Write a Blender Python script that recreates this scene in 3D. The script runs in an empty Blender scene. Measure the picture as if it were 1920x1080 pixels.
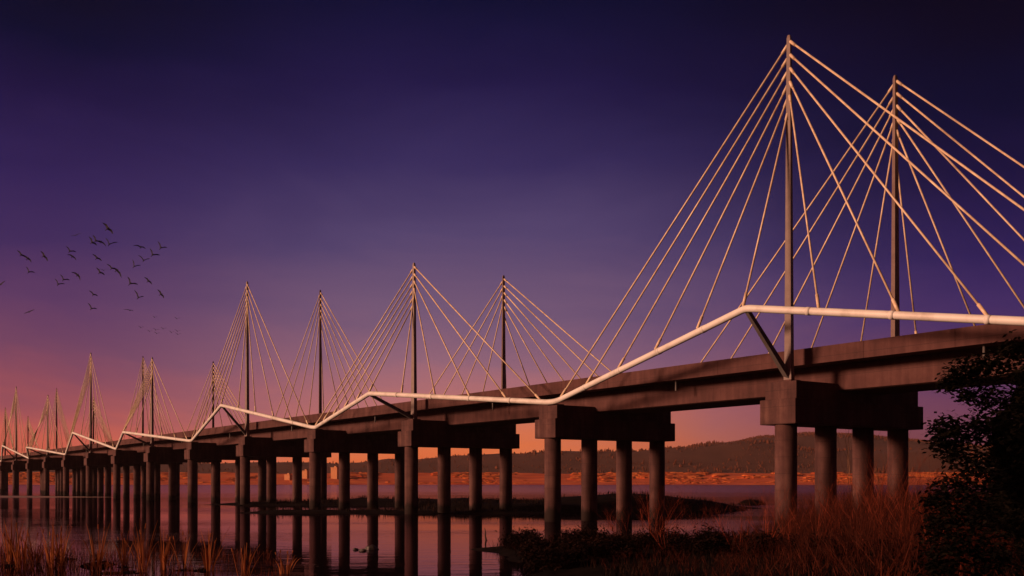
import bpy, math, random
from mathutils import Vector, Matrix, noise

scene = bpy.context.scene
COL = scene.collection
RAD = math.radians
F, PX, HY, HC = 1905.0, 960.0, 904.0, 3.8        # focal length in px of the 1920 px photo, principal x, horizon y, eye height


def at(px, Y, z):
    """world point at depth Y, height z, that stands on image column px"""
    return Vector(((px - PX) / F * Y, Y, z))


def at2(px, py, Y):
    return Vector(((px - PX) / F * Y, Y, HC + (HY - py) / F * Y))


# ------------------------------------------------------------------ mesh helpers
class MB:
    def __init__(self):
        self.v, self.f = [], []

    def box(self, x0, x1, y0, y1, z0, z1):
        n = len(self.v)
        self.v += [(x, y, z) for z in (z0, z1) for y in (y0, y1) for x in (x0, x1)]
        self.f += [tuple(n + i for i in q) for q in
                   ((0, 2, 3, 1), (4, 5, 7, 6), (0, 1, 5, 4), (1, 3, 7, 5), (3, 2, 6, 7), (2, 0, 4, 6))]
        return self

    def tube(self, a, b, ra, rb, n=8, caps=True, twist=0.0):
        a, b = Vector(a), Vector(b)
        d = (b - a).normalized()
        u = d.orthogonal().normalized() if abs(d.z) > .999 else d.cross(Vector((0, 0, 1))).normalized()
        w = u.cross(d).normalized()
        k = len(self.v)
        for p, r in ((a, ra), (b, rb)):
            for i in range(n):
                t = 2 * math.pi * i / n + twist
                self.v.append(tuple(p + (u * math.cos(t) + w * math.sin(t)) * r))
        for i in range(n):
            j = (i + 1) % n
            self.f.append((k + i, k + n + i, k + n + j, k + j))
        if caps:
            self.f.append(tuple(k + i for i in range(n)))
            self.f.append(tuple(k + n + i for i in reversed(range(n))))
        return self

    def sweep(self, pts, r, n=14):
        pts = [Vector(p) for p in pts]
        k = len(self.v)
        m = len(pts)
        for i, p in enumerate(pts):
            d = (pts[min(i + 1, m - 1)] - pts[max(i - 1, 0)]).normalized()
            u = d.cross(Vector((0, 0, 1))).normalized()
            w = u.cross(d).normalized()
            for j in range(n):
                t = 2 * math.pi * j / n
                self.v.append(tuple(p + (u * math.cos(t) + w * math.sin(t)) * r))
        for i in range(m - 1):
            for j in range(n):
                a, b = k + i * n + j, k + i * n + (j + 1) % n
                self.f.append((a, a + n, b + n, b))
        self.f.append(tuple(k + j for j in range(n)))
        self.f.append(tuple(k + (m - 1) * n + j for j in reversed(range(n))))
        return self

    def tri(self, a, b, c):
        n = len(self.v)
        self.v += [tuple(a), tuple(b), tuple(c)]
        self.f.append((n, n + 1, n + 2))

    def quad(self, a, b, c, d):
        n = len(self.v)
        self.v += [tuple(a), tuple(b), tuple(c), tuple(d)]
        self.f.append((n, n + 1, n + 2, n + 3))

    def build(self, name, mat, parent=None, smooth=False, loc=None, bevel=0):
        me = bpy.data.meshes.new(name)
        me.from_pydata(self.v, [], self.f)
        if smooth:
            me.polygons.foreach_set('use_smooth', [True] * len(me.polygons))
        me.materials.append(mat)
        me.update()
        o = bpy.data.objects.new(name, me)
        COL.objects.link(o)
        if parent:
            o.parent = parent
        if loc is not None:
            o.location = loc
        if bevel:
            b = o.modifiers.new('edge', 'BEVEL')
            b.width = bevel
            b.segments = 2
            b.limit_method = 'ANGLE'
        return o


def tag(o, label=None, cat=None, group=None, kind=None):
    if label: o['label'] = label
    if cat: o['category'] = cat
    if group: o['group'] = group
    if kind: o['kind'] = kind
    return o


def empty(name, loc=(0, 0, 0), rz=0, parent=None):
    o = bpy.data.objects.new(name, None)
    COL.objects.link(o)
    o.location = loc
    o.rotation_euler = (0, 0, rz)
    o.empty_display_size = .5
    if parent:
        o.parent = parent
    return o


def copy_tree(o, parent=None):
    c = o.copy()
    COL.objects.link(c)
    if parent:
        c.parent = parent
    for ch in list(o.children):
        copy_tree(ch, c)
    return c


# ------------------------------------------------------------------ materials
def lin(c):
    return tuple((x / 12.92 if x <= .04045 else ((x + .055) / 1.055) ** 2.4) for x in (v / 255 for v in c)) + (1,)


class NT:
    def __init__(self, tree):
        self.t = tree
        self.t.nodes.clear()

    def n(self, typ, ins=None, **kw):
        nd = self.t.nodes.new(typ)
        for k, v in kw.items():
            setattr(nd, k, v)
        for k, v in (ins or {}).items():
            self.put(nd.inputs[k], v)
        return nd

    def put(self, sock, v):
        if isinstance(v, bpy.types.NodeSocket):
            self.t.links.new(v, sock)
        elif isinstance(v, bpy.types.Node):
            self.t.links.new(v.outputs[0], sock)
        else:
            sock.default_value = v

    def math(self, op, a, b=0.0, c=0.0, clamp=False):
        return self.n('ShaderNodeMath', {0: a, 1: b, 2: c}, operation=op, use_clamp=clamp).outputs[0]

    def ramp(self, fac, stops, interp='LINEAR'):
        nd = self.n('ShaderNodeValToRGB', {0: fac})
        e = nd.color_ramp
        e.interpolation = interp
        while len(e.elements) < len(stops):
            e.elements.new(.5)
        for el, (p, c) in zip(e.elements, stops):
            el.position = p
            el.color = c if len(c) == 4 else tuple(c) + (1,)
        return nd.outputs[0]

    def mix(self, f, a, b, mode='MIX'):
        nd = self.n('ShaderNodeMix', None, data_type='RGBA', blend_type=mode)
        self.put(nd.inputs[0], f)
        self.put(nd.inputs[6], a)
        self.put(nd.inputs[7], b)
        return nd.outputs[2]


def new_mat(name):
    m = bpy.data.materials.new(name)
    m.use_nodes = True
    t = NT(m.node_tree)
    out = t.n('ShaderNodeOutputMaterial')
    bs = t.n('ShaderNodeBsdfPrincipled')
    t.put(out.inputs[0], bs)
    return m, t, bs, out


def noise_mat(name, c1, c2, scale=3.0, rough=.8, bump=0.0, bump_scale=None, coord='Object', stretch=(1, 1, 1), c3=None, spec=.3,
              detail=5.0):
    m, t, bs, out = new_mat(name)
    tc = t.n('ShaderNodeTexCoord').outputs[coord]
    mp = t.n('ShaderNodeMapping', {0: tc, 3: stretch})
    nz = t.n('ShaderNodeTexNoise', {'Vector': mp, 'Scale': scale, 'Detail': detail, 'Roughness': .6})
    stops = [(.3, c1 + (1,)), (.7, c2 + (1,))]
    if c3:
        stops = [(.28, c1 + (1,)), (.52, c2 + (1,)), (.75, c3 + (1,))]
    t.put(bs.inputs['Base Color'], t.ramp(nz.outputs[0], stops))
    bs.inputs['Roughness'].default_value = rough
    bs.inputs['Specular IOR Level'].default_value = spec
    if bump:
        nb = t.n('ShaderNodeTexNoise', {'Vector': tc, 'Scale': bump_scale or scale * 4, 'Detail': 4.0})
        bp = t.n('ShaderNodeBump', {'Height': nb.outputs[0], 'Strength': bump, 'Distance': .05})
        t.put(bs.inputs['Normal'], bp)
    return m


def leaf_mat(name, c1, c2, transl=.25):
    m, t, bs, out = new_mat(name)
    g = t.n('ShaderNodeNewGeometry')
    col = t.ramp(g.outputs['Random Per Island'], [(0, c1 + (1,)), (1, c2 + (1,))])
    t.put(bs.inputs['Base Color'], col)
    bs.inputs['Roughness'].default_value = .65
    bs.inputs['Specular IOR Level'].default_value = .04
    if transl:
        tr = t.n('ShaderNodeBsdfTranslucent', {0: col})
        mx = t.n('ShaderNodeMixShader', {0: transl, 1: bs, 2: tr})
        t.put(out.inputs[0], mx)
    return m


def concrete_mat(name, dark, mid, light, tide=False):
    m, t, bs, out = new_mat(name)
    tc = t.n('ShaderNodeTexCoord').outputs['Object']
    n1 = t.n('ShaderNodeTexNoise', {'Vector': tc, 'Scale': .45, 'Detail': 6.0, 'Roughness': .65})
    mp = t.n('ShaderNodeMapping', {0: tc, 3: (1.6, 1.6, .12)})
    n2 = t.n('ShaderNodeTexNoise', {'Vector': mp, 'Scale': 1.3, 'Detail': 5.0, 'Roughness': .6})
    f = t.math('ADD', t.math('MULTIPLY', n1.outputs[0], .55), t.math('MULTIPLY', n2.outputs[0], .45))
    col = t.ramp(f, [(.36, dark + (1,)), (.5, mid + (1,)), (.64, light + (1,))])
    if tide:      # wet, weed-stained band just above the waterline
        geo = t.n('ShaderNodeNewGeometry')
        z = t.n('ShaderNodeSeparateXYZ', {0: geo.outputs['Position']}).outputs[2]
        zz = t.math('ADD', z, t.math('MULTIPLY', t.math('SUBTRACT', n2.outputs[0], .5), 2.2))
        k = t.math('SMOOTH_MIN', 1.0, t.math('MAXIMUM', 0.0, t.math('DIVIDE', t.math('SUBTRACT', zz, .9), .5)), .05)
        col = t.mix(k, (.020, .011, .009, 1), col)
    # shutter-board lines left by the formwork
    zo = t.n('ShaderNodeSeparateXYZ', {0: tc}).outputs[2]
    fr = t.math('FRACT', t.math('DIVIDE', zo, 1.22))
    ln = t.math('MULTIPLY', t.math('LESS_THAN', fr, .035), .38)
    col = t.mix(ln, col, (.02, .012, .011, 1))
    t.put(bs.inputs['Base Color'], col)
    bs.inputs['Roughness'].default_value = .85
    bs.inputs['Specular IOR Level'].default_value = .25
    nb = t.n('ShaderNodeTexNoise', {'Vector': tc, 'Scale': 6.0, 'Detail': 5.0})
    t.put(bs.inputs['Normal'], t.n('ShaderNodeBump', {'Height': nb.outputs[0], 'Strength': .25, 'Distance': .03}))
    return m


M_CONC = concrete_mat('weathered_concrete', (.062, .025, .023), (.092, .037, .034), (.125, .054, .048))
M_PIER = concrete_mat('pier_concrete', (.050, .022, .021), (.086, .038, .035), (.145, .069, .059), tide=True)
M_PYLON = noise_mat('pylon_steel', (.175, .115, .098), (.235, .16, .138), 1.5, .55, spec=.4)
M_TUBE = noise_mat('painted_tube', (.58, .53, .47), (.80, .76, .70), .7, .5, spec=.4, c3=(.84, .81, .76))
M_CABLE = noise_mat('cable_sheath', (.56, .38, .24), (.95, .74, .50), 1.3, .45, spec=.5)
M_STRUT = noise_mat('strut_steel', (.085, .07, .065), (.13, .11, .10), 1.0, .55, spec=.4)
M_ASPHALT = noise_mat('asphalt', (.04, .04, .042), (.06, .06, .06), 4, .9)

# ------------------------------------------------------------------ camera
cam_d = bpy.data.cameras.new('camera')
cam = bpy.data.objects.new('camera', cam_d)
COL.objects.link(cam)
cam_d.sensor_width = 36
cam_d.lens = 36 * F / 1920
cam_d.shift_y = (HY - 540) / 1920
cam_d.clip_start = .1
cam_d.clip_end = 30000
cam.location = (0, 0, HC)
cam.rotation_euler = (RAD(90), 0, 0)
scene.camera = cam

# ------------------------------------------------------------------ light and sky
SUN_EL = RAD(13.5)
SUN_AZ = math.atan2(-.962, -.27)            # from +Y towards +X
Ldir = Vector((math.sin(SUN_AZ) * math.cos(SUN_EL), math.cos(SUN_AZ) * math.cos(SUN_EL), math.sin(SUN_EL)))
sd = bpy.data.lights.new('sun', 'SUN')
sd.energy = 4.3
sd.angle = RAD(11)
sd.color = (1.0, .53, .34)
sun = bpy.data.objects.new('sun', sd)
COL.objects.link(sun)
sun.rotation_euler = Ldir.to_track_quat('Z', 'Y').to_euler()

world = bpy.data.worlds.new('World')
scene.world = world
world.use_nodes = True
t = NT(world.node_tree)
wout = t.n('ShaderNodeOutputWorld')
gen = t.n('ShaderNodeTexCoord').outputs['Generated']
sep = t.n('ShaderNodeSeparateXYZ', {0: gen})
X, Y, Z = sep.outputs
hor = t.math('SQRT', t.math('ADD', t.math('MULTIPLY', X, X), t.math('ADD', t.math('MULTIPLY', Y, Y), 1e-6)))
tanel = t.math('DIVIDE', Z, hor)
mpc = t.n('ShaderNodeMapping', {0: gen, 3: (1.2, 1.2, 4.5)})
cl = t.n('ShaderNodeTexNoise', {'Vector': mpc, 'Scale': 2.3, 'Detail': 7.0, 'Roughness': .6, 'Distortion': .6})
wob = t.math('MULTIPLY', t.math('SUBTRACT', cl.outputs[0], .5), .10)
pos = t.math('MULTIPLY', t.math('ADD', tanel, wob), 2.0, clamp=True)     # 0..0.5 in tan(elevation)


def sky_stops(rows, k=1.0):
    out = []
    for y, c in rows:
        out.append((max(0, min(1, (HY - y) / F * 2.0 * k)), lin(c)))
    return sorted(out, key=lambda s: s[0])


LEFT = [(900, (214, 94, 62)), (850, (214, 96, 72)), (800, (206, 95, 80)), (740, (160, 81, 90)), (660, (114, 67, 98)), (560, (91, 57, 99)),
        (440, (62, 42, 92)), (320, (46, 32, 84)), (180, (24, 17, 62)), (60, (0, 9, 44)), (-20, (0, 7, 34))]
MID = [(900, (222, 98, 48)), (860, (228, 116, 68)), (820, (212, 118, 90)), (760, (186, 113, 112)), (680, (147, 102, 121)), (580, (115, 88, 119)),
       (460, (83, 68, 110)), (320, (53, 43, 91)), (180, (29, 23, 69)), (60, (10, 14, 53)), (-20, (0, 9, 42))]
RIGHT = [(900, (92, 44, 48)), (850, (108, 56, 70)), (790, (108, 60, 86)), (700, (86, 52, 96)), (600, (62, 42, 98)), (480, (42, 30, 86)),
         (340, (22, 17, 62)), (180, (1, 8, 43)), (60, (0, 4, 30)), (-20, (0, 3, 24))]
cl_, cm_, cr_ = (t.ramp(pos, sky_stops(r, k)) for r, k in ((LEFT, .90), (MID, 1.0), (RIGHT, .91)))
az = t.math('DIVIDE', X, hor)


def smooth(v, a, b):
    nd = t.n('ShaderNodeMapRange', {0: v, 1: a, 2: b, 3: 0.0, 4: 1.0}, interpolation_type='SMOOTHSTEP')
    return nd.outputs[0]


c12 = t.mix(smooth(az, -.44, -.10), cl_, cm_)
c23 = t.mix(smooth(az, -.02, .44), c12, cr_)
back = smooth(Y, -.2, .35)
csky = t.mix(back, t.mix(smooth(az, -.9, .2), lin((150, 78, 70)), lin((26, 18, 44))), c23)
csky = t.mix(smooth(tanel, .45, .9), csky, lin((5, 5, 22)))
bg1 = t.n('ShaderNodeBackground', {0: csky, 1: 1.0})
nish = t.n('ShaderNodeTexSky', None, sky_type='NISHITA', sun_disc=False, sun_elevation=SUN_EL, sun_rotation=SUN_AZ % (2 * math.pi),
           air_density=2.0, dust_density=4.0, ozone_density=4.0)
bg2 = t.n('ShaderNodeBackground', {0: nish, 1: .00015})
add = t.n('ShaderNodeAddShader', {0: bg1, 1: bg2})
t.put(wout.inputs[0], add)

# ------------------------------------------------------------------ the bridge
TH = math.atan2(PX + 365, F)
CP = 65.9                      # lateral distance of the bridge's centre line
SP = 27.8                      # pier spacing
S0 = 50.3                      # station of the nearest pylon pier
e = Vector((-math.sin(TH), math.cos(TH), 0))
nn = Vector((math.cos(TH), math.sin(TH), 0))
bridge = empty('cable_stayed_bridge', (nn.x * CP, nn.y * CP, -1.7), TH)
tag(bridge, 'long concrete viaduct with paired cable stayed masts and a pale zigzag tube', 'bridge')
# bridge-local axes: x across (away from the camera side is +), y along (receding), z up
I0, I1 = -2, 24                # pier indices


def yy(i):
    return S0 + SP * i - (.55 if i <= 0 else 0)


ya, yb = yy(I0) - 12, yy(I1) + 12
# deck and girder
MB().box(-4.70, 4.70, ya, yb, 14.30, 14.72).build('deck_slab', M_CONC, bridge, bevel=.03)
MB().box(-4.2, 4.2, ya + .2, yb - .2, 14.724, 14.78).build('road_surface', M_ASPHALT, bridge)
for sgn in (-1, 1):
    m = MB()
    nseg = 27 * 4
    seg = (yb - ya) / nseg
    for k in range(nseg):
        x0, x1 = (-4.98, -4.703) if sgn < 0 else (4.703, 4.98)
        m.box(x0, x1, ya + seg * k + .012, ya + seg * (k + 1) - .012, 14.22, 15.42)
    m.build('parapet', M_CONC, bridge)
    # steel web of the box girder with a chamfered foot
g = MB()
prof = [(-2.72, 14.30), (-2.72, 12.36), (-2.5, 12.28), (2.5, 12.28), (2.72, 12.36), (2.72, 14.30)]
n0 = len(prof)
for y in (ya, yb):
    g.v += [(x, y, z) for x, z in prof]
for i in range(n0):
    j = (i + 1) % n0
    g.f.append((i, n0 + i, n0 + j, j))
g.f.append(tuple(reversed(range(n0))))
g.f.append(tuple(n0 + i for i in range(n0)))
g.build('box_girder', M_CONC, bridge)
d0 = None
for i in range(-1, 16):             # drain spouts under the deck edge, one at mid span
    if d0 is None:
        d0 = dp = MB().tube((-4.45, 0, 14.298), (-4.45, 0, 13.35), .09, .09, 8).build('drain_pipe', M_STRUT, bridge)
    else:
        dp = d0.copy()
        COL.objects.link(dp)
    dp.location = (0, yy(i) + SP * .5, 0)

# zigzag tubes
HI = {(0, 1): (-10.6, 17.95), (2, 1): (-12.1, 15.8), (0, -1): (-10.6, 16.9), (2, -1): (-12.1, 15.6)}   # high nodes, hung out over the side
LX, LZ = -7.05, 13.12          # low nodes, resting on the pier blocks


def zig(sgn):
    pts = []
    nodes = []
    for i in range(I0, I1 + 1):
        hi = i % 2 == 0
        h = HI[(i % 4, sgn)] if hi else (LX, LZ)
        nodes.append(Vector((h[0] * sgn, yy(i) + (.4 if hi else -.55), h[1])))
    out = [nodes[0]]
    for a, b, c in zip(nodes, nodes[1:], nodes[2:]):
        hi = abs(b.x) > 9
        r = .45 if hi else 1.3
        p, q = b + (a - b).normalized() * r, b + (c - b).normalized() * r
        k = 3 if hi else 8
        for s in range(k + 1):
            u = s / k
            out.append(p * (1 - u) ** 2 + b * 2 * u * (1 - u) + q * u ** 2)
    out.append(nodes[-1])
    return out


def tube_mesh(sgn):
    pts = zig(sgn)
    m = MB().sweep(pts, .265)
    for a, b in zip(pts, pts[1:]):          # welded joint sleeves along the straight runs
        if (b - a).length > 10:
            for u in (.17, .39, .61, .83):
                p, d = a.lerp(b, u), (b - a).normalized()
                m.tube(p - d * .16, p + d * .16, .285, .285, 16)
    return m


tube_mesh(1).build('zigzag_tube', M_TUBE, bridge, smooth=True)
tube_mesh(-1).build('zigzag_tube', M_TUBE, bridge, smooth=True)

# piers: cap in two steps and four round columns
pier = empty('pier', (0, 0, 0), 0, bridge)
cap = MB().box(-7.75, 7.8, -1.65, 1.65, 9.72, 11.55).build('pier_cap', M_PIER, pier, bevel=.05)
MB().box(-7.4, 7.4, -1.45, 1.45, 11.553, 12.84).build('bearing_block', M_PIER, pier, bevel=.05)
for x in (-6.4, 6.4):
    MB().box(x - .55, x + .55, -.6, .6, 12.843, 13.0).build('plinth', M_PIER, pier, bevel=.03)
for x in (-6.8, -2.27, 2.27, 6.8):
    MB().tube((x, 0, -2.5), (x, 0, 9.717), .80, .80, 32).build('column', M_PIER, pier, smooth=False)
for o in pier.children:
    if o.name.startswith('column'):
        for p in o.data.polygons:
            p.use_smooth = len(p.vertices) == 4
piers = []
for k, i in enumerate(range(I0, I1 + 1)):
    p = pier if k == 0 else copy_tree(pier, bridge)
    p.location = (0, yy(i), 0)

# pylons with their stays (tall and short ones alternate), one prototype of each kind and side
protos = {}


def make_pylon(kind, sgn):
    top = 38.4 if kind == 'tall' else 31.6
    r0 = empty('pylon', (0, 0, 0), 0, bridge)
    px = -6.45 * sgn
    m = MB()
    a, b, c = .30, .27, .14
    rings = [(12.845, a), (13.3, a), (13.5, b), (top - .25, c), (top, c * .6)]
    for z, w in rings:
        for q in range(4):           # square section, turned a little off the bridge axis
            th = RAD(225 + 90 * q + 16 * sgn)
            m.v.append((px + w * 1.414 * math.cos(th), w * 1.414 * math.sin(th), z))
    for q in range(len(rings) - 1):
        for s in range(4):
            m.f.append((q * 4 + s, q * 4 + (s + 1) % 4, q * 4 + 4 + (s + 1) % 4, q * 4 + 4 + s))
    m.f += [(3, 2, 1, 0), tuple(len(rings) * 4 - 4 + s for s in range(4))]
    m.build('mast', M_PYLON, r0, bevel=.015)
    hx, hz = HI[(0 if kind == 'tall' else 2, sgn)]
    H = Vector((hx * sgn, .4, hz))
    dz = .98 if kind == 'tall' else .86
    for d in (1, -1):
        Lw = Vector((LX * sgn, SP * d, LZ))
        for k in range(6):
            tt = (.955, .79, .60, .405, .205, .012)[k]
            if d < 0 and k == 5:
                continue
            A = Vector((px + (-.02 * sgn), .06 * d, top - .45 - dz * k - (.2 if d > 0 else 0)))
            B = H.lerp(Lw, tt) + Vector((0, 0, .2))
            m = MB().tube(A, B, .076, .076, 8)
            dirv = (B - A).normalized()
            m.tube(A + dirv * .1, A + dirv * .75, .12, .12, 8)       # socket at the mast
            m.tube(B - dirv * 1.1, B - dirv * .1, .12, .12, 8)       # socket at the tube
            m.build('stay_cable', M_CABLE, r0, smooth=True)
    # prop from the mast foot up to the high node of the tube
    m = MB()
    A, B = Vector((px + .12 * sgn, 0, 13.0)), H + Vector((.12 * sgn, 0, -.16))
    dv = (B - A).normalized()
    m.tube(A, B, .30, .21, 4, twist=math.pi / 4)
    m.build('prop', M_STRUT, r0)
    return r0


for i in range(I0, I1 + 1):
    if i % 2:
        continue
    kind = 'tall' if i % 4 == 0 else 'short'
    for sgn in (1, -1):
        if (kind, sgn) not in protos:
            r = protos[(kind, sgn)] = make_pylon(kind, sgn)
        else:
            r = copy_tree(protos[(kind, sgn)], bridge)
        r.location = (0, yy(i), 0)

# ------------------------------------------------------------------ water
m, t, bs, out = new_mat('estuary_water')
pos_ = t.n('ShaderNodeNewGeometry').outputs['Position']
n1 = t.n('ShaderNodeTexNoise', {'Vector': t.n('ShaderNodeMapping', {0: pos_, 3: (.35, .9, 1)}), 'Scale': 1.1, 'Detail': 4.0, 'Roughness': .55})
n2 = t.n('ShaderNodeTexNoise', {'Vector': t.n('ShaderNodeMapping', {0: pos_, 3: (.012, .05, 1)}), 'Scale': 1.0, 'Detail': 3.0})
patch = t.n('ShaderNodeMapRange', {0: n2.outputs[0], 1: .42, 2: .70, 3: .16, 4: 1.0}).outputs[0]
b = t.n('ShaderNodeBump', {'Height': n1.outputs[0], 'Strength': t.math('MULTIPLY', patch, .75), 'Distance': .05})
wy = t.n('ShaderNodeSeparateXYZ', {0: pos_}).outputs[1]       # open water beyond the mud banks is roughened by the breeze
wy = t.math('ADD', wy, t.math('MULTIPLY', t.math('SUBTRACT', n2.outputs[0], .5), 160))
rg = t.n('ShaderNodeMapRange', {0: wy, 1: 130.0, 2: 420.0, 3: .03, 4: .13}).outputs[0]
murk = t.n('ShaderNodeBsdfDiffuse', {'Color': (.010, .006, .008, 1)})
shine = t.n('ShaderNodeBsdfGlossy', {'Color': (.60, .49, .60, 1), 'Roughness': rg, 'Normal': b})
fres = t.n('ShaderNodeFresnel', {'IOR': 1.33, 'Normal': b})
t.put(out.inputs[0], t.n('ShaderNodeMixShader', {0: fres, 1: murk, 2: shine}))
m.node_tree.nodes.remove(bs)
M_WATER = m
w = MB()
w.quad((-4000, -300, 0), (4000, -300, 0), (4000, 3400, 0), (-4000, 3400, 0))
tag(w.build('water', M_WATER), kind='structure')

# ------------------------------------------------------------------ near banks (one ground sheet)


def fbm(x, y, s, o=4):
    return noise.fractal(Vector((x * s, y * s, 3.7)), 1.0, 2.0, o)


XMIN = [(20, 4), (38, 1.4), (46, .4), (53, -1.0), (57, -1.7), (59.5, 0), (61.5, 5), (64, 11), (68, 15), (73, 17.5), (80, 20), (88, 24), (97, 31), (112, 46), (140, 70)]


def xmin(y):
    if y <= XMIN[0][0]:
        return XMIN[0][1]
    for (a, xa), (b_, xb) in zip(XMIN, XMIN[1:]):
        if y <= b_:
            return xa + (xb - xa) * (y - a) / (b_ - a)
    return 999


def gz(x, y):
    k = fbm(x, y, .18) * .35 + fbm(x, y, .6, 2) * .10
    near = 2.1 - .066 * max(0, y - 1) - .004 * max(0, y - 24) ** 2
    near = near + k * .5
    d = x - xmin(y) + fbm(x, y, .15, 3) * 1.6
    right = (.42 * (1 - math.exp(-d / 4)) + .035 * max(0, min(d, x - 12)) if d > 0 else .22 * d) + k * .5
    # patchy low mud on the left
    cx, cy = (x + 19) / 11, (y - 45) / 9
    left = -.13 - .30 * (cx * cx + cy * cy) + fbm(x, y, .45, 3) * .55
    return max(-1.6, near, right, left)


def grid(name, xs, ys, fz, mat, smooth=True):
    m = MB()
    nx = len(xs)
    for y in ys:
        for x in xs:
            m.v.append((x, y, fz(x, y)))
    for j in range(len(ys) - 1):
        for i in range(nx - 1):
            a = j * nx + i
            m.f.append((a, a + 1, a + nx + 1, a + nx))
    return m.build(name, mat, smooth=smooth)


def rng_(a, b, s):
    n = int(round((b - a) / s))
    return [a + (b - a) * i / n for i in range(n + 1)]


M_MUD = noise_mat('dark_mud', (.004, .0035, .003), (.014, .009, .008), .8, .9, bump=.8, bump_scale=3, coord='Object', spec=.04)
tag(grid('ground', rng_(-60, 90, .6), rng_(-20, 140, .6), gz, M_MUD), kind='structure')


# mud banks in mid water
def lobes(x, y):
    z = -1.2
    for cx, cy, rx, ry, h in ((-17, 172, 33, 11, 1.0), (-14, 126, 22, 5, .55), (15, 140, 16, 10, 2.0), (1, 134, 18, 7, 1.1), (41.5, 176, 2.6, 3, .9), (29, 150, 10, 5, .35)):
        q = ((x - cx) / rx) ** 2 + ((y - cy) / ry) ** 2
        z = max(z, h * (1.25 - q) - .25)
    return min(z, 4) + fbm(x, y, .16) * .28 if z > -1 else z


tag(grid('mud_bank', rng_(-56, 52, .9), rng_(114, 194, 1.0), lobes, M_MUD), kind='structure')

M_MIST = noise_mat('mist_streak_pink', (.30, .19, .15), (.46, .32, .27), .05, .5)  # pinkish glow of distant mist put into the surface colour
tag(grid('mist_streak', rng_(-190, -80, 3), rng_(240, 280, 1.5), lambda x, y: .40 - .6 * (((x + 140) / 48) ** 2 + ((y - 258) / 11) ** 2) + fbm(x, y, .04) * .2, M_MIST), kind='structure')  # low pale mound added to stand in for a streak of mist on the water

# ------------------------------------------------------------------ far shore and hills
CREST = [(-400, 862), (0, 862), (300, 864), (520, 862), (640, 864), (760, 858), (860, 852), (960, 846), (1060, 841), (1180, 842), (1280, 834),
         (1340, 828), (1400, 824), (1440, 826), (1520, 838), (1640, 842), (1760, 836), (1900, 830), (2400, 828)]
BACK = [(-400, 872), (900, 868), (1200, 850), (1350, 832), (1440, 816), (1520, 810), (1600, 812), (1700, 822), (1780, 832), (1900, 840), (2400, 850)]


def prof_(tab, x):
    if x <= tab[0][0]:
        return tab[0][1]
    for (a, ya_), (b_, yb_) in zip(tab, tab[1:]):
        if x <= b_:
            u = (x - a) / (b_ - a)
            u = u * u * (3 - 2 * u)
            return ya_ + (yb_ - ya_) * u
    return tab[-1][1]


YS, YM, YC, YB = 1500.0, 1815.0, 2200.0, 2650.0


def far_z(x, y):
    px = PX + x / y * F
    shore = YS + fbm(x, y, .006, 3) * 40
    if y < shore:
        return -2
    marsh = 1.0 + 18.5 * min(1, max(0, (y - shore) / (YM - shore))) ** 1.9 + fbm(x, y, .02, 3) * 1.6
    if y > YM:
        hc = HC + (HY - prof_(CREST, px)) / F * YC - 5
        u = min(1, (y - YM) / (YC - YM))
        hill = 19.5 + (hc - 19.5) * (u * u * (3 - 2 * u)) + fbm(x, y, .01) * 4 * u
        if y > YC:
            hb = HC + (HY - prof_(BACK, px)) / F * YB - 4
            v = min(1, (y - YC) / (YB - YC))
            hill = hill + (hb - hill) * v * v * (3 - 2 * v) + fbm(x, y, .008) * 4 * (1 - v)
        return hill
    return marsh


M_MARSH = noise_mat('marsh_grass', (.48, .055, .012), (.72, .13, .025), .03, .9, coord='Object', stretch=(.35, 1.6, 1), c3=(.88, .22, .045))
M_HILL = noise_mat('hillside', (.07, .024, .013), (.12, .042, .022), .01, .95)


def far_grid(name, ylist, mat, x0=-500, x1=2300, n=260):
    m = MB()
    cols = [x0 + (x1 - x0) * i / n for i in range(n + 1)]
    for y in ylist:
        for c in cols:
            x = (c - PX) / F * y
            m.v.append((x, y, far_z(x, y)))
    k = n + 1
    for j in range(len(ylist) - 1):
        for i in range(n):
            a = j * k + i
            m.f.append((a, a + 1, a + k + 1, a + k))
    return tag(m.build(name, mat, smooth=True), kind='structure')


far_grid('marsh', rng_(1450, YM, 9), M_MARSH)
far_grid('hills', rng_(YM, 2680, 19), M_HILL)

rnd = random.Random(11)


def cone_tree(m, p, h, r):
    n = 5
    a0 = rnd.random() * 6
    for lv in range(2):
        z0, z1 = p.z + h * (.08 + .38 * lv), p.z + h * (.66 + .34 * lv)
        rr = r * (1 - .38 * lv)
        k = len(m.v)
        for i in range(n):
            a = a0 + i * 2 * math.pi / n
            m.v.append((p.x + rr * math.cos(a), p.y + rr * math.sin(a), z0 + rnd.uniform(-.05, .05) * h))
        m.v.append((p.x, p.y, z1))
        for i in range(n):
            m.f.append((k + i, k + (i + 1) % n, k + n))


def blob(m, p, rx, rz, n=6):
    k = len(m.v)
    a0 = rnd.random() * 6
    for zf, rf in ((-.2, .8), (.35, 1.0), (.8, .6)):
        for i in range(n):
            a = a0 + i * 2 * math.pi / n
            q = rf * rnd.uniform(.75, 1.2)
            m.v.append((p.x + rx * q * math.cos(a), p.y + rx * q * math.sin(a), p.z + rz * (zf + rnd.uniform(-.1, .1))))
    m.v.append((p.x, p.y, p.z + rz))
    for lv in range(2):
        for i in range(n):
            a, b_ = k + lv * n + i, k + lv * n + (i + 1) % n
            m.f.append((a, b_, b_ + n, a + n))
    for i in range(n):
        m.f.append((k + 2 * n + i, k + 2 * n + (i + 1) % n, k + 3 * n))


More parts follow.
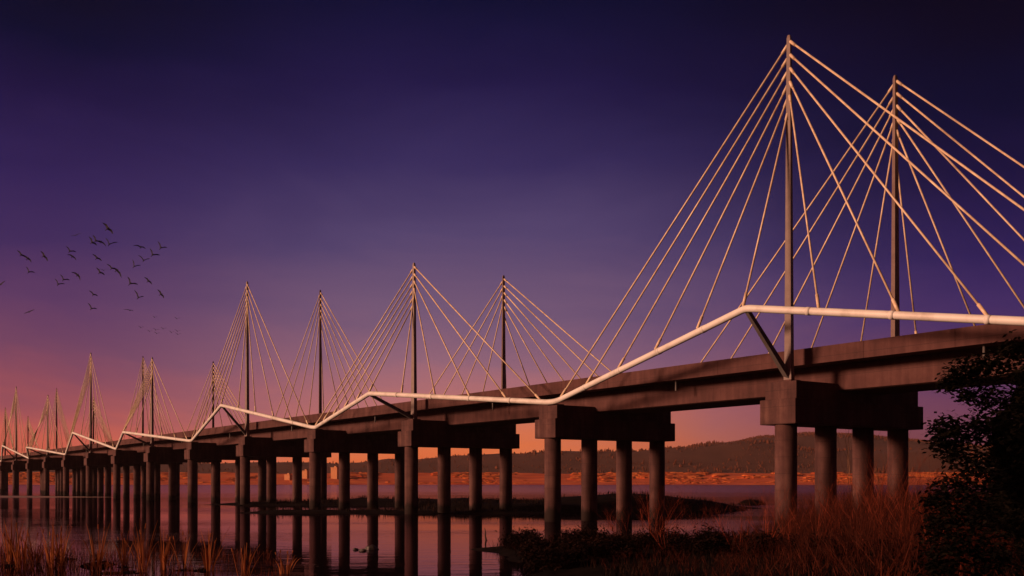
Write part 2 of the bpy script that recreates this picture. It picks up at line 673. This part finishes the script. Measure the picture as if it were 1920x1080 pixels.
M_FOREST = leaf_mat('forest', (.080, .024, .011), (.165, .050, .022), 0)
M_TUFT = leaf_mat('marsh_tufts', (.45, .07, .015), (.80, .22, .05), 0)
m = MB()
for k in range(9000):
    c = rnd.uniform(-450, 2250)
    y = rnd.uniform(YM + 25, YC + 40) if rnd.random() < .75 else rnd.uniform(YC - 75, YC + 20)
    dens = .35 + .65 * max(0, min(1, (c - 900) / 450))
    if rnd.random() > dens or fbm(c * 1.5, y, .004, 2) < -.35:
        continue
    x = (c - PX) / F * y
    h = rnd.uniform(3.5, 11) * (.75 if c < 1000 else 1.0) * (.7 + .5 * fbm(c * .6, y, .02, 2))
    p = Vector((x, y, far_z(x, y) - .5))
    if rnd.random() < .7:
        cone_tree(m, p, h, h * rnd.uniform(.2, .32))
    else:
        blob(m, p, h * .4, h * .75)
for k in range(3600):
    c = rnd.uniform(1150, 2100)
    y = rnd.uniform(YB - 160, YB + 12)
    x = (c - PX) / F * y
    h = rnd.uniform(3, 5.5)
    cone_tree(m, Vector((x, y, far_z(x, y) - 1)), h * 1.3, h * .4)
tag(m.build('hill_forest', M_FOREST), kind='stuff')

m = MB()
for k in range(9000):
    c = rnd.uniform(-150, 2050)
    y = YS + 40 + (YM - YS - 30) * (rnd.random() ** .7)
    if fbm(c * 2, y, .006, 3) < -.05:
        continue
    x = (c - PX) / F * y
    h = rnd.uniform(.9, 2.1) * (1 + .9 * (y > YM - 100))
    blob(m, Vector((x, y, far_z(x, y) - .4)), h * rnd.uniform(1.6, 4.2), h * .8)
tag(m.build('marsh_scrub', M_TUFT), kind='stuff')

# far buildings on the shore
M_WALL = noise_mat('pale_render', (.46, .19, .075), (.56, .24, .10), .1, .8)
for px, y, wpx, hpx, lab, fl in (
        (626, 1700, 17, 20, 'tall pale block building glowing in the sun on the far shore', 5),
        (538, 1675, 15, 10, 'low pale building on the far shore farthest left, with a flat roof', 2),
        (571, 1725, 14, 14, 'mid height pale building between the other two far shore buildings', 3)):
    wd, hh = wpx * y / F, hpx * y / F
    p = at(px, y, 0)
    gz0 = far_z(p.x, p.y)
    b_ = MB().box(-wd / 2, wd / 2, 0, wd * .7, -3, hh)
    b_.box(-wd / 2 - .4, wd / 2 + .4, -.4, wd * .7 + .4, hh + .01, hh + 1.0)
    b_.box(-wd * .2, wd * .15, wd * .2, wd * .5, hh + 1.02, hh + 3.2)
    for q in range(fl):
        b_.box(-wd * .42, wd * .42, -.25, -.02, hh * (q + .75) / fl, hh * (q + .85) / fl)
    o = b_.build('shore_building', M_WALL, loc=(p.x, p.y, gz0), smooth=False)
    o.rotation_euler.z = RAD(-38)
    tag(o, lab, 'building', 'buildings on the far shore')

# ------------------------------------------------------------------ vegetation
M_TWIG = leaf_mat('red_twigs', (.07, .012, .007), (.30, .060, .030), 0)
M_UNDER2 = leaf_mat('water_stem', (.02, .006, .004), (.18, .036, .016), 0)
M_BARE = leaf_mat('bare_bark', (.12, .055, .03), (.26, .13, .075), 0)
M_UNDER = leaf_mat('undergrowth', (.012, .004, .003), (.10, .022, .012), .1)
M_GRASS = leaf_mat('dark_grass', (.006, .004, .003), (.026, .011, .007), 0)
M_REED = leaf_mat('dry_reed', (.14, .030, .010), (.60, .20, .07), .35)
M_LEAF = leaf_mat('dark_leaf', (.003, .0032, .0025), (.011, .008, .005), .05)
M_BARK = noise_mat('bark', (.03, .022, .016), (.07, .05, .038), 3, .9, bump=.5)


def twigs(m, r, base, h, spread, nstem, rad, levels=3, curve=.25):
    """branching bare twigs, every segment a small tapered prism"""
    def grow(p, d, ln, ra, lv):
        segs = 4
        for s in range(segs):
            q = p + d * (ln / segs)
            rb = ra * .8
            m.tube(p, q, ra, rb, 3, caps=False)
            if lv > 0 and s > 0:
                for _ in range(r.choice((1, 1, 2))):
                    a = r.uniform(0, 6.28)
                    side = Vector((math.cos(a), math.sin(a), r.uniform(.2, .9)))
                    grow(q, (d * 1.0 + side * .75).normalized(), ln * r.uniform(.35, .6), rb * .6, lv - 1)
            p, ra = q, rb
            d = (d + Vector((r.uniform(-1, 1), r.uniform(-1, 1), r.uniform(-.2, .6))) * curve * .5).normalized()
    for _ in range(nstem):
        a = r.uniform(0, 6.28)
        q = r.uniform(.05, spread)
        d = Vector((math.cos(a) * q, math.sin(a) * q, 1)).normalized()
        grow(Vector(base) + Vector((math.cos(a), math.sin(a), 0)) * r.uniform(0, .25), d, h * r.uniform(.65, 1.0), rad * r.uniform(.7, 1.1), levels)


def shrub_proto(name, seed, h, spread, nstem, rad, mat, levels=3):
    m = MB()
    twigs(m, random.Random(seed), (0, 0, 0), h, spread, nstem, rad, levels)
    return m, mat


SH = []
for k in range(4):
    m = MB()
    twigs(m, random.Random(40 + k), (0, 0, -.1), 3.0, .75, 9, .026, 3)
    SH.append(m)
SHRUBS = [  # px, Y, height, label
    (1165, 57, 1.9, 'small bare reddish shrub at the water edge beside the second column of the mid pier'),
    (1222, 56, 2.7, 'tall bare reddish shrub in front of the last column of the mid pier'),
    (1250, 47.5, 1.98, 'bare pale stemmed shrub low on the bank, leftmost of the front shrubs'),
    (1318, 57.6, 1.63, 'low bare reddish shrub on the bank midway between the two nearest piers'),
    (1384, 47.5, 2.32, 'fan shaped red shrub with pale stems, left of the nearest pier'),
    (1438, 51.8, 2.58, 'spreading red shrub touching the left side of the nearest column'),
    (1478, 46.1, 2.15, 'low red shrub right in front of the foot of the nearest column'),
    (1532, 51.1, 2.75, 'red shrub between the first and second columns of the nearest pier'),
    (1588, 49.7, 3.3, 'tallest red shrub, in front of the second and third columns of the nearest pier'),
    (1640, 47.5, 3.5, 'red shrub in front of the third column of the nearest pier'),
    (1692, 43.2, 3.5, 'red shrub in front of the fourth column of the nearest pier'),
    (1742, 38.9, 3.2, 'dark red shrub just left of the dark leafy tree'),
    (1800, 31.7, 1.63, 'small red shrub under the low boughs of the dark leafy tree')]
for k, (px, y, h, lab) in enumerate(SHRUBS):
    p = at(px, y, 0)
    q = SH[k % 4]
    if k < 4:
        o = q.build('bare_shrub', M_TWIG)
        SH[k] = (q, o)
    else:
        o = SH[k % 4][1].copy()
        COL.objects.link(o)
    o.location = (p.x, p.y, gz(p.x, p.y))
    o.scale = (h / 3.0 * 1.1,) * 2 + (h / 3.0,)
    o.rotation_euler.z = k * 1.7
    tag(o, lab, 'shrub', 'bare red shrubs on the near bank')

SA = []
for k in range(2):
    m = MB()
    twigs(m, random.Random(70 + k), (0, 0, -.1), 8.0, .28, 4, .05, 3, .16)
    SA.append(m)
SAPS = [(1548, 90.0, 6.22, 'slender bare sapling seen between the first two columns of the nearest pier'),
        (1600, 93.0, 7.56, 'tallest bare sapling, behind the second column of the nearest pier'),
        (1655, 94.0, 7.22, 'bare brown sapling behind the gap between the third and fourth columns'),
        (1706, 90.0, 5.88, 'bare brown sapling behind the fourth column of the nearest pier'),
        (1742, 84.0, 5.04, 'short bare sapling right of the nearest pier, before the leafy tree')]
for k, (px, y, h, lab) in enumerate(SAPS):
    p = at(px, y, 0)
    if k < 2:
        o = SA[k].build('bare_sapling', M_BARE)
        SA[k] = o
    else:
        o = SA[k % 2].copy()
        COL.objects.link(o)
    o.location = (p.x, p.y, gz(p.x, p.y))
    o.scale = (h / 8,) * 3
    o.rotation_euler.z = k * 2.1
    tag(o, lab, 'sapling', 'bare saplings behind the nearest pier')

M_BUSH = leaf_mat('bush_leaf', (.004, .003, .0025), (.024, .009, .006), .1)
for k, (px, y, rx, h, lab) in enumerate((
        (975, 56, 1.3, .55, 'low dark bush at the left tip of the near bank'),
        (1030, 51, 1.7, .7, 'rounded dark bush on the bank left of the mid pier, near the picture bottom'),
        (1095, 57, 1.6, .45, 'low dark bush on the bank right below the second column of the mid pier'),
        (1130, 47, 1.9, 1.0, 'broad black bush at the bottom edge below the mid pier'),
        (1215, 53, 1.9, .6, 'dark bush behind the pale stemmed shrub on the bank'),
        (1300, 48, 2.2, .95, 'biggest black bush on the bank, midway between the two nearest piers'),
        (1040, 44.5, 1.5, .7, 'black bush cut by the bottom edge of the picture, leftmost along that edge'),
        (1450, 46, 1.8, .8, 'black bush at the bottom edge below the nearest column'),
        (1560, 43, 1.9, 1.0, 'black bush at the bottom edge right below the nearest pier'),
        (1700, 37, 1.8, 1.0, 'black bush at the bottom edge left of the leafy tree'))):
    rr = random.Random(500 + k)
    m = MB()
    lob = [(rr.uniform(-.7, .7) * rx, rr.uniform(-.6, .6) * rx, rr.uniform(.1, .75) * h, rr.uniform(.3, .55)) for _ in range(20)]
    for lx, ly, lz, lr in lob:
        for _ in range(210):
            p = Vector((lx + rr.gauss(0, lr * .6), ly + rr.gauss(0, lr * .6), max(-.1, lz + rr.gauss(0, lr * .5))))
            ax = Vector((rr.uniform(-1, 1), rr.uniform(-1, 1), rr.uniform(-.4, 1))).normalized()
            sd_ = ax.orthogonal().normalized() * rr.uniform(.02, .04)
            L_ = rr.uniform(.10, .24)
            m.quad(p, p + ax * L_ * .5 + sd_, p + ax * L_, p + ax * L_ * .5 - sd_)
        m.tube((lx * .2, ly * .2, -.2), (lx, ly, lz), .025, .008, 4, caps=False)
    p = at(px, y, 0)
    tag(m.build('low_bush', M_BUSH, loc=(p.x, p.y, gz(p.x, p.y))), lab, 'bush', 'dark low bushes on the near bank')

# tangled undergrowth over the right bank: nobody could count it
m = MB()
r = random.Random(5)
for k in range(3800):
    x = r.uniform(-2, 46)
    y = r.uniform(28, 98)
    z = gz(x, y)
    px = PX + x / y * F
    if z < .15 or px < 960 or px > 2050:
        continue
    big = max(0, min(1, (px - 1360) / 160))
    h = r.uniform(.3, .55) + big * r.uniform(.3, 1.9) + max(0, min(1, (px - 1540) / 120)) * r.uniform(0, .9)
    twigs(m, r, (x, y, z - .05), h, 1.1, 3, .016 + .006 * big, 2)
tag(m.build('undergrowth', M_UNDER), kind='stuff')

m = MB()


def blade(m, r, p, h, w, lean=.35):
    a = r.uniform(0, 6.28)
    d = Vector((math.cos(a), math.sin(a), 0))
    s = Vector((-d.y, d.x, 0)) * (w / 2)
    tip = p + d * h * lean * r.uniform(.3, 1) + Vector((0, 0, h))
    mid = p + (tip - p) * .5 - d * h * lean * .12
    n = len(m.v)
    m.v += [tuple(p - s), tuple(p + s), tuple(mid + s * .8), tuple(mid - s * .8), tuple(tip)]
    m.f += [(n, n + 1, n + 2, n + 3), (n + 3, n + 2, n + 4)]


r = random.Random(6)
for k in range(60000):
    x = r.uniform(-34, 42)
    y = r.uniform(24, 100)
    z = gz(x, y)
    if z < .12 or abs(x) / y > .56:
        continue
    cl = fbm(x, y, .35, 2)
    if cl < -.15:
        continue
    blade(m, r, Vector((x, y, z - .03)), r.uniform(.18, .5) * (1 + .6 * cl), .035, .6)
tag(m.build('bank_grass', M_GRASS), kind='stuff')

m = MB()
for k in range(26000):
    x = r.uniform(-54, 48)
    y = r.uniform(114, 190)
    z = lobes(x, y)
    if z < .12 or fbm(x, y, .12, 2) < -.2:
        continue
    blade(m, r, Vector((x, y, z - .03)), r.uniform(.25, .7), .07, .6)
tag(m.build('mud_bank_grass', M_GRASS), kind='stuff')

# reed clumps on the left mud flats
REEDS = [(22, 47.0, 1.91, 'broad orange reed clump at the far left of the picture, nearest the left edge'),
         (40, 43.9, 1.65, 'narrow reed clump just right of the leftmost broad clump'),
         (66, 47.7, 1.58, 'short bright orange reed clump under the second zigzag reflection from the left'),
         (98, 45.4, 1.91, 'upright reed clump with one pale straight stem in the middle of the left bank'),
         (116, 46.2, 1.72, 'widely fanned pale orange reed clump on the left bank'),
         (182, 44.7, 1.85, 'fiery orange red reed clump right of the widely fanned clump'),
         (232, 46.2, 1.45, 'thin sparse reed clump between two red clumps of the left bank'),
         (268, 43.1, 1.98, 'tall dark red reed clump spreading at the right of the left bank'),
         (306, 43.9, 1.58, 'reddish reed clump standing right of the tall dark red clump'),
         (345, 45, 1.7, 'dim dark red reed clump at the right end of the left bank group'),
        (392, 43.5, 1.6, 'loose dark reed clump, leftmost of the three standing apart in open water'),
        (535, 42, 1.1, 'short reed tuft, rightmost of the three standing apart in open water'),
        (458, 40.0, 1.25, 'orange reed clump at the bottom edge, middle of the three standing apart')]
for k, (px, y, h, lab) in enumerate(REEDS):
    rr = random.Random(200 + k)
    m = MB()
    fan = rr.uniform(.25, .62)
    for q in range(rr.randint(12, 20)):
        a = rr.uniform(0, 6.28)
        p = Vector((math.cos(a), math.sin(a), 0)) * rr.uniform(0, .20) + Vector((0, 0, -.15))
        le = 1.25 * h * rr.uniform(.4, 1.05)
        lean = fan * rr.uniform(.05, 1.0)
        d = Vector((math.cos(a), math.sin(a) * .7, 0))
        sa = a + rr.uniform(.6, 2.4)
        s = Vector((math.cos(sa), math.sin(sa), 0)) * rr.uniform(.010, .05)
        droop = rr.choice((.1, .15, .2, .55, .8))
        n = len(m.v)
        for g_ in range(9):
            u = g_ / 8
            c = p + d * (le * lean * (u + .5 * u ** 3)) + Vector((0, 0, le * (u - droop * lean * u ** 3)))
            wv = s * (min(1, .45 + 2.2 * u) * (1 - u ** 3 * .97))
            m.v += [tuple(c - wv), tuple(c + d * .012), tuple(c + wv)]
        for g_ in range(8):
            b0 = n + g_ * 3
            m.f += [(b0, b0 + 1, b0 + 4, b0 + 3), (b0 + 1, b0 + 2, b0 + 5, b0 + 4)]
    for q in range(rr.randint(2, 4)):      # dead seed stalks
        a = rr.uniform(0, 6.28)
        b0 = Vector((rr.uniform(-.2, .2), rr.uniform(-.2, .2), -.1))
        tp = b0 + Vector((math.cos(a) * .3, math.sin(a) * .3, h * rr.uniform(.8, 1.1)))
        m.tube(b0, tp, .014, .008, 4)
        m.tube(tp - (tp - b0) * .1, tp, .03, .02, 5)
    p = at(px, y, 0)
    o = m.build('reed_clump', M_REED, loc=(p.x, p.y, max(.0, gz(p.x, p.y))))
    tag(o, lab, 'reeds', 'reed clumps on the left bank')

# loose stems standing in the shallow water between the clumps
m = MB()
r = random.Random(8)
for k in range(2600):
    px = 540 * r.random() ** 1.35 - 15
    y = r.uniform(39.5, 54)
    p = at(px, y, -.05)
    if fbm(p.x, p.y, .5, 2) < -.12:
        continue
    h = r.uniform(.25, 1.25) * (1 if px < 330 else .6)
    a = r.uniform(0, 6.28)
    d = Vector((math.cos(a), math.sin(a), 0)) * h * r.uniform(.02, .5)
    mid = p + Vector((0, 0, h * .6)) + d * .35
    tip = p + Vector((0, 0, h * r.uniform(.75, 1))) + d
    m.tube(p, mid, .010, .008, 3, caps=False)
    m.tube(mid, tip, .008, .003, 3, caps=False)
tag(m.build('water_stems', M_UNDER2), kind='stuff')

# the dark leafy tree at the right edge
r = random.Random(21)
TB = Vector((15.6, 29.5, gz(15.6, 29.5)))
tree = empty('leafy_tree', TB)
tag(tree, 'dark broad leaved tree with ragged boughs at the right edge of the picture', 'tree')
clumps = []
for px, py, y, rr_ in ((1800, 700, 29, .55), (1778, 722, 29, .35), (1770, 800, 28.5, .5), (1765, 826, 28, .45), (1800, 815, 29, .6), (1790, 850, 28, .5),
                       (1830, 690, 29.5, .6), (1850, 740, 29, .6), (1845, 800, 29, .7), (1835, 880, 28, .8), (1790, 920, 27.5, .7), (1760, 980, 27, .6),
                       (1905, 655, 29.5, .55), (1870, 680, 29.5, .5), (1780, 1020, 26.5, .7), (1820, 960, 27, .9), (1755, 940, 27.5, .45), (1812, 742, 29, .3),
                       (1850, 1040, 26.5, .9), (1760, 1060, 26, .6)):
    clumps.append((at2(px, py, y) - TB, rr_))
while len(clumps) < 230:
    u = Vector((r.uniform(-1, 1), r.uniform(-1, 1), r.uniform(-1, 1)))
    if u.length > 1:
        continue
    c = Vector((.9 + u.x * 2.6, u.y * 2.8, 3.6 + u.z * 4.1))
    pw = TB + c
    px = PX + pw.x / pw.y * F
    py = HY - (pw.z - HC) / pw.y * F
    lim = 1848 + 30 * math.sin(py * .05) if py < 790 else (1815 if py < 900 else 1785)
    if px < lim or pw.z < TB.z + .2 or py < 672:
        continue
    clumps.append((c, r.uniform(.5, .85)))
m = MB()
for c, rad in clumps:
    nl = int(760 * rad * rad + 120)
    for _ in range(nl):
        d = Vector((r.gauss(0, .42), r.gauss(0, .42), r.gauss(0, .34))) * rad
        p = c + d
        a, b_ = r.uniform(0, 6.28), r.uniform(-.9, .5)
        ax = Vector((math.cos(a) * math.cos(b_), math.sin(a) * math.cos(b_), math.sin(b_)))
        sd_ = ax.cross(Vector((r.uniform(-.6, .6), r.uniform(-.6, .6), 1))).normalized()
        L_, W_ = r.uniform(.12, .22), r.uniform(.04, .065)
        n = len(m.v)
        m.v += [tuple(p), tuple(p + ax * L_ * .5 + sd_ * W_), tuple(p + ax * L_), tuple(p + ax * L_ * .5 - sd_ * W_)]
        m.f.append((n, n + 1, n + 2, n + 3))
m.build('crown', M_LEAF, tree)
m = MB()
pts = [Vector((.9, 0, -.4)), Vector((.85, .1, 1.4)), Vector((1.1, 0, 3.0)), Vector((.9, .1, 4.8)), Vector((1.2, 0, 6.6)), Vector((1.1, .1, 8.0))]
rads = [.30, .24, .19, .14, .09, .04]
for a, b_, ra, rb in zip(pts, pts[1:], rads, rads[1:]):
    m.tube(a, b_, ra, rb, 9)
for c, rad in clumps:
    if r.random() < .75 or c.x < -.2:
        k = max(0, min(len(pts) - 2, int((c.z - .8) / 1.7)))
        s = pts[k].lerp(pts[k + 1], r.random())
        mid = s.lerp(c, .5) + Vector((0, 0, r.uniform(-.1, .35)))
        m.tube(s, mid, .06, .035, 5, caps=False)
        m.tube(mid, c, .035, .012, 5, caps=False)
m.build('trunk', M_BARK, tree)

# ------------------------------------------------------------------ rocks and stumps
M_ROCK = noise_mat('wet_rock', (.03, .024, .022), (.10, .075, .06), 4, .45, bump=.6, spec=.5)


def rock(seed, sx, sy, sz):
    import bmesh
    bm = bmesh.new()
    bmesh.ops.create_icosphere(bm, subdivisions=3, radius=1)
    for v in bm.verts:
        k = 1 + noise.fractal(v.co * 1.3 + Vector((seed * 7, 0, 0)), 1, 2, 4) * .35
        v.co = Vector((v.co.x * sx, v.co.y * sy, v.co.z * sz)) * k
    mb = MB()
    mb.v = [tuple(v.co) for v in bm.verts]
    mb.f = [tuple(v.index for v in f.verts) for f in bm.faces]
    bm.free()
    return mb


for k, (px, py, sx, sz, lab) in enumerate((
        (697, 1030, .55, .30, 'largest wet rock breaking the water below the second pier, rightmost of three'),
        (680, 1033, .30, .16, 'small flat rock in the water, in the middle of three rocks'),
        (667, 1031, .24, .12, 'smallest wet rock in the water, leftmost of three rocks'))):
    y = HC * F / (py - HY)
    p = at(px, y, 0)
    tag(rock(k + 1, sx * .7, sx * .56, sz * .7).build('rock', M_ROCK, loc=(p.x, y, .02), smooth=True), lab, 'rock', 'rocks in the water')
for px, py, hgt, lean, lab in ((912, 1013, 1.15, -.12, 'pointed dark stump standing in the water at the tip of the bank'),
                               (1016, 1018, .85, .35, 'short leaning dark stump at the foot of the mid pier')):
    y = HC * F / (py - HY)
    p = at(px, y, 0)
    hgt *= .7
    m = MB()
    prev = Vector((0, 0, -.5))
    rr = .15
    for q in range(5):
        nx = Vector((lean * hgt * (q + 1) / 5 + (.02 if q % 2 else -.02), .02 * q, -.5 + (hgt + .5) * (q + 1) / 5))
        m.tube(prev, nx, rr, rr * .68, 8)
        prev, rr = nx, rr * .68
    tag(m.build('stump', M_BARK, loc=(p.x, y, max(0, gz(p.x, y)))), lab, 'stump', 'stumps at the bank')

# ------------------------------------------------------------------ birds
M_BIRD = noise_mat('dark_plumage', (.008, .007, .009), (.02, .017, .02), 6, .8)
# wing tip, body, wing tip in the photograph's pixels; each bird stands at its own depth
Z0 = [
    ((865, 78), (908, 128), (955, 175), 'highest bird of the flock, wings stretched in one slanting line'),
    ((615, 190), (634, 186), (662, 178), 'small bird left of the topmost bird, alone above its neighbours'),
    ((755, 205), (776, 246), (810, 266), 'left bird of the overlapping row of four near the top'),
    ((790, 198), (806, 232), (838, 242), 'second bird of the overlapping row of four near the top'),
    ((822, 236), (852, 240), (886, 271), 'third bird of the overlapping row of four near the top, wings drooped'),
    ((900, 225), (921, 262), (970, 250), 'right bird of the overlapping row of four, wings in a wide V'),
    ((1160, 278), (1188, 284), (1206, 291), 'small flat bird just left of the rightmost large bird'),
    ((1330, 235), (1356, 292), (1412, 288), 'rightmost large bird of the flock, wings in a clear V'),
    ((1268, 305), (1286, 351), (1340, 353), 'V winged bird just below left of the rightmost large bird'),
    ((1188, 374), (1212, 398), (1242, 390), 'small bird with shallow V wings, third down the right side of the flock'),
    ((1120, 400), (1131, 449), (1178, 440), 'thin bird with one wing straight up, lower right of the flock'),
    ((562, 285), (588, 320), (635, 325), 'upper bird of the close pair left of the flock centre'),
    ((580, 352), (610, 363), (633, 386), 'lower bird of the close pair left of the flock centre'),
    ((780, 345), (817, 377), (857, 401), 'bird with straight slanting wings in the centre of the flock'),
    ((155, 325), (178, 350), (202, 364), 'left bird of the touching pair at the far left'),
    ((200, 364), (234, 380), (253, 402), 'right bird of the touching pair at the far left'),
    ((342, 318), (370, 360), (403, 406), 'steeply banked bird between the far left pair and the flock centre'),
    ((220, 450), (242, 495), (296, 500), 'V winged bird below the touching pair at the far left'),
    ((812, 460), (843, 499), (882, 521), 'slanting bird below the flock centre with a small one at its right'),
    ((862, 478), (876, 481), (892, 478), 'tiny flat bird squeezed between two larger birds below the flock centre'),
    ((915, 440), (942, 464), (968, 470), 'upper bird of the touching pair right of the flock centre'),
    ((960, 470), (986, 480), (1013, 523), 'lower bird of the touching pair right of the flock centre, one wing hanging'),
    ((507, 515), (535, 560), (590, 563), 'V winged bird above a smaller twin in the lower left of the flock'),
    ((473, 570), (490, 599), (526, 597), 'smaller twin just below left of a V winged bird'),
    ((612, 500), (655, 520), (673, 558), 'bird with wings bent down in an inverted V, lower left of the flock'),
    ((1086, 560), (1098, 593), (1136, 597), 'faint thin bird low on the right of the flock'),
    ((1232, 552), (1252, 571), (1269, 588), 'small banked bird low on the right, wings in one short line'),
    ((1143, 665), (1167, 712), (1201, 705), 'lowest V winged bird at the right of the flock'),
    ((1345, 665), (1358, 683), (1369, 698), 'small steep bird at the lower right edge of the flock'),
    ((770, 670), (788, 686), (806, 692), 'small stubby bird low under the flock centre'),
    ((757, 782), (771, 804), (793, 805), 'small bird low in the sky, second lowest of the bottom row'),
    ((1065, 815), (1098, 818), (1113, 822), 'small flat bird low in the sky above the faint distant cluster'),
    ((230, 838), (245, 832), (263, 825), 'lone small bird at the lower left, apart from the flock'),
    ((0, 606), (8, 598), (19, 590), 'small bird cut by the left edge of the picture')]
TINY = sorted([(1305, 878), (1493, 890), (1190, 965), (1262, 997), (1315, 985), (1323, 1015), (1378, 975), (1447, 1005), (1497, 995), (1501, 1022)])
ordn = ['leftmost', 'second from the left', 'third from the left', 'fourth from the left', 'fifth from the left', 'fifth from the right',
        'fourth from the right', 'third from the right', 'second from the right', 'rightmost']
for (x_, y_), o_ in zip(TINY, ordn):
    Z0.append(((x_ - 7, y_ - 4), (x_, y_), (x_ + 8, y_ - 2), 'faint speck of a bird in the distant low cluster, ' + o_))


def bird(a, b_, c, y, r, far):
    conv = lambda q, dy: at2(q[0] / 4.5, 400 + q[1] / 4.5, y + dy)
    B = conv(b_, 0)
    span = ((conv(c, 0) - conv(a, 0)).length)
    T = [conv(a, -.12 * span) - B, conv(c, .12 * span) - B]
    k_ = max(1, (1.15 if not far else 1.9) / span)
    T = [q * k_ for q in T]
    span *= k_
    fw = Vector((.85, -.35, -.02)).normalized()          # flying to the right
    acr = (T[1] - T[0]).normalized()
    fw = (fw - acr * fw.dot(acr) * .8).normalized()
    if fw.length < .1: fw = Vector((0, -1, 0))
    bl = .36 * span
    m = MB()
    up = acr.cross(fw)
    up = up if up.z > 0 else -up
    # body: head, breast, tail lofted as one skin
    st = [(.62, .012), (.5, .06), (.34, .075), (.1, .12), (-.2, .105), (-.42, .05), (-.62, .07), (-.78, .085)]
    n = 8
    w_ = fw.cross(up).normalized()
    for s, rr in st:
        for i in range(n):
            th = 6.2832 * i / n
            flat = .25 if s < -.5 else 1
            m.v.append(tuple(fw * (s * bl) + (w_ * math.cos(th) + up * math.sin(th) * .85 * flat) * rr * bl))
    for j in range(len(st) - 1):
        for i in range(n):
            k = j * n + i
            k2 = j * n + (i + 1) % n
            m.f.append((k, k2, k2 + n, k + n))
    m.f += [tuple(reversed(range(n))), tuple((len(st) - 1) * n + i for i in range(n))]
    for tip in T:
        elbow = tip * .45 + up * (.05 * span)
        ch = .20 * span
        secs = [(Vector((0, 0, 0)), ch * 1.05, .0), (elbow, ch * .95, .25), (tip * .78 + up * .03 * span, ch * .62, .05), (tip, ch * .10, -.35)]
        k = len(m.v)
        for c_, cw, sh in secs:
            o_ = c_ + fw * (cw * sh)
            for f_, u_ in ((.5, 0), (.1, .05), (-.5, 0), (.1, -.03)):
                m.v.append(tuple(o_ + fw * cw * f_ + up * cw * u_))
        for j in range(3):
            for i in range(4):
                m.f.append((k + j * 4 + i, k + j * 4 + (i + 1) % 4, k + j * 4 + 4 + (i + 1) % 4, k + j * 4 + 4 + i))
        m.f += [(k + 3, k + 2, k + 1, k), (k + 12, k + 13, k + 14, k + 15)]
    return m, B


rb_ = random.Random(3)
for k, (a, b_, c, lab) in enumerate(Z0):
    far = k >= 34
    y = rb_.uniform(88, 112) if not far else rb_.uniform(280, 320)
    m, B = bird(a, b_, c, y, rb_, far)
    o = m.build('flying_bird', M_BIRD, loc=B)
    tag(o, lab, 'bird', 'distant specks of birds' if far else 'birds flying in a loose flock')

# ------------------------------------------------------------------ haze
m = bpy.data.materials.new('haze')
m.use_nodes = True
t = NT(m.node_tree)
out = t.n('ShaderNodeOutputMaterial')
v = t.n('ShaderNodeVolumePrincipled', {'Color': (.80, .55, .52, 1), 'Density': 6.5e-5, 'Anisotropy': .1})
t.put(out.inputs['Volume'], v)
hz = MB().box(-2150, 2150, -120, 2720, -6.2, 146).build('haze', m)
tag(hz, kind='stuff')

# ------------------------------------------------------------------ render settings
scene.render.engine = 'CYCLES'
cy = scene.cycles
cy.use_denoising = True
cy.max_bounces = 6
cy.diffuse_bounces = 2
cy.glossy_bounces = 3
cy.transmission_bounces = 2
cy.volume_bounces = 0
cy.transparent_max_bounces = 6
cy.caustics_reflective = False
cy.caustics_refractive = False
vs = scene.view_settings
vs.view_transform = 'Standard'
vs.look = 'None'
vs.exposure = 0
vs.gamma = 1
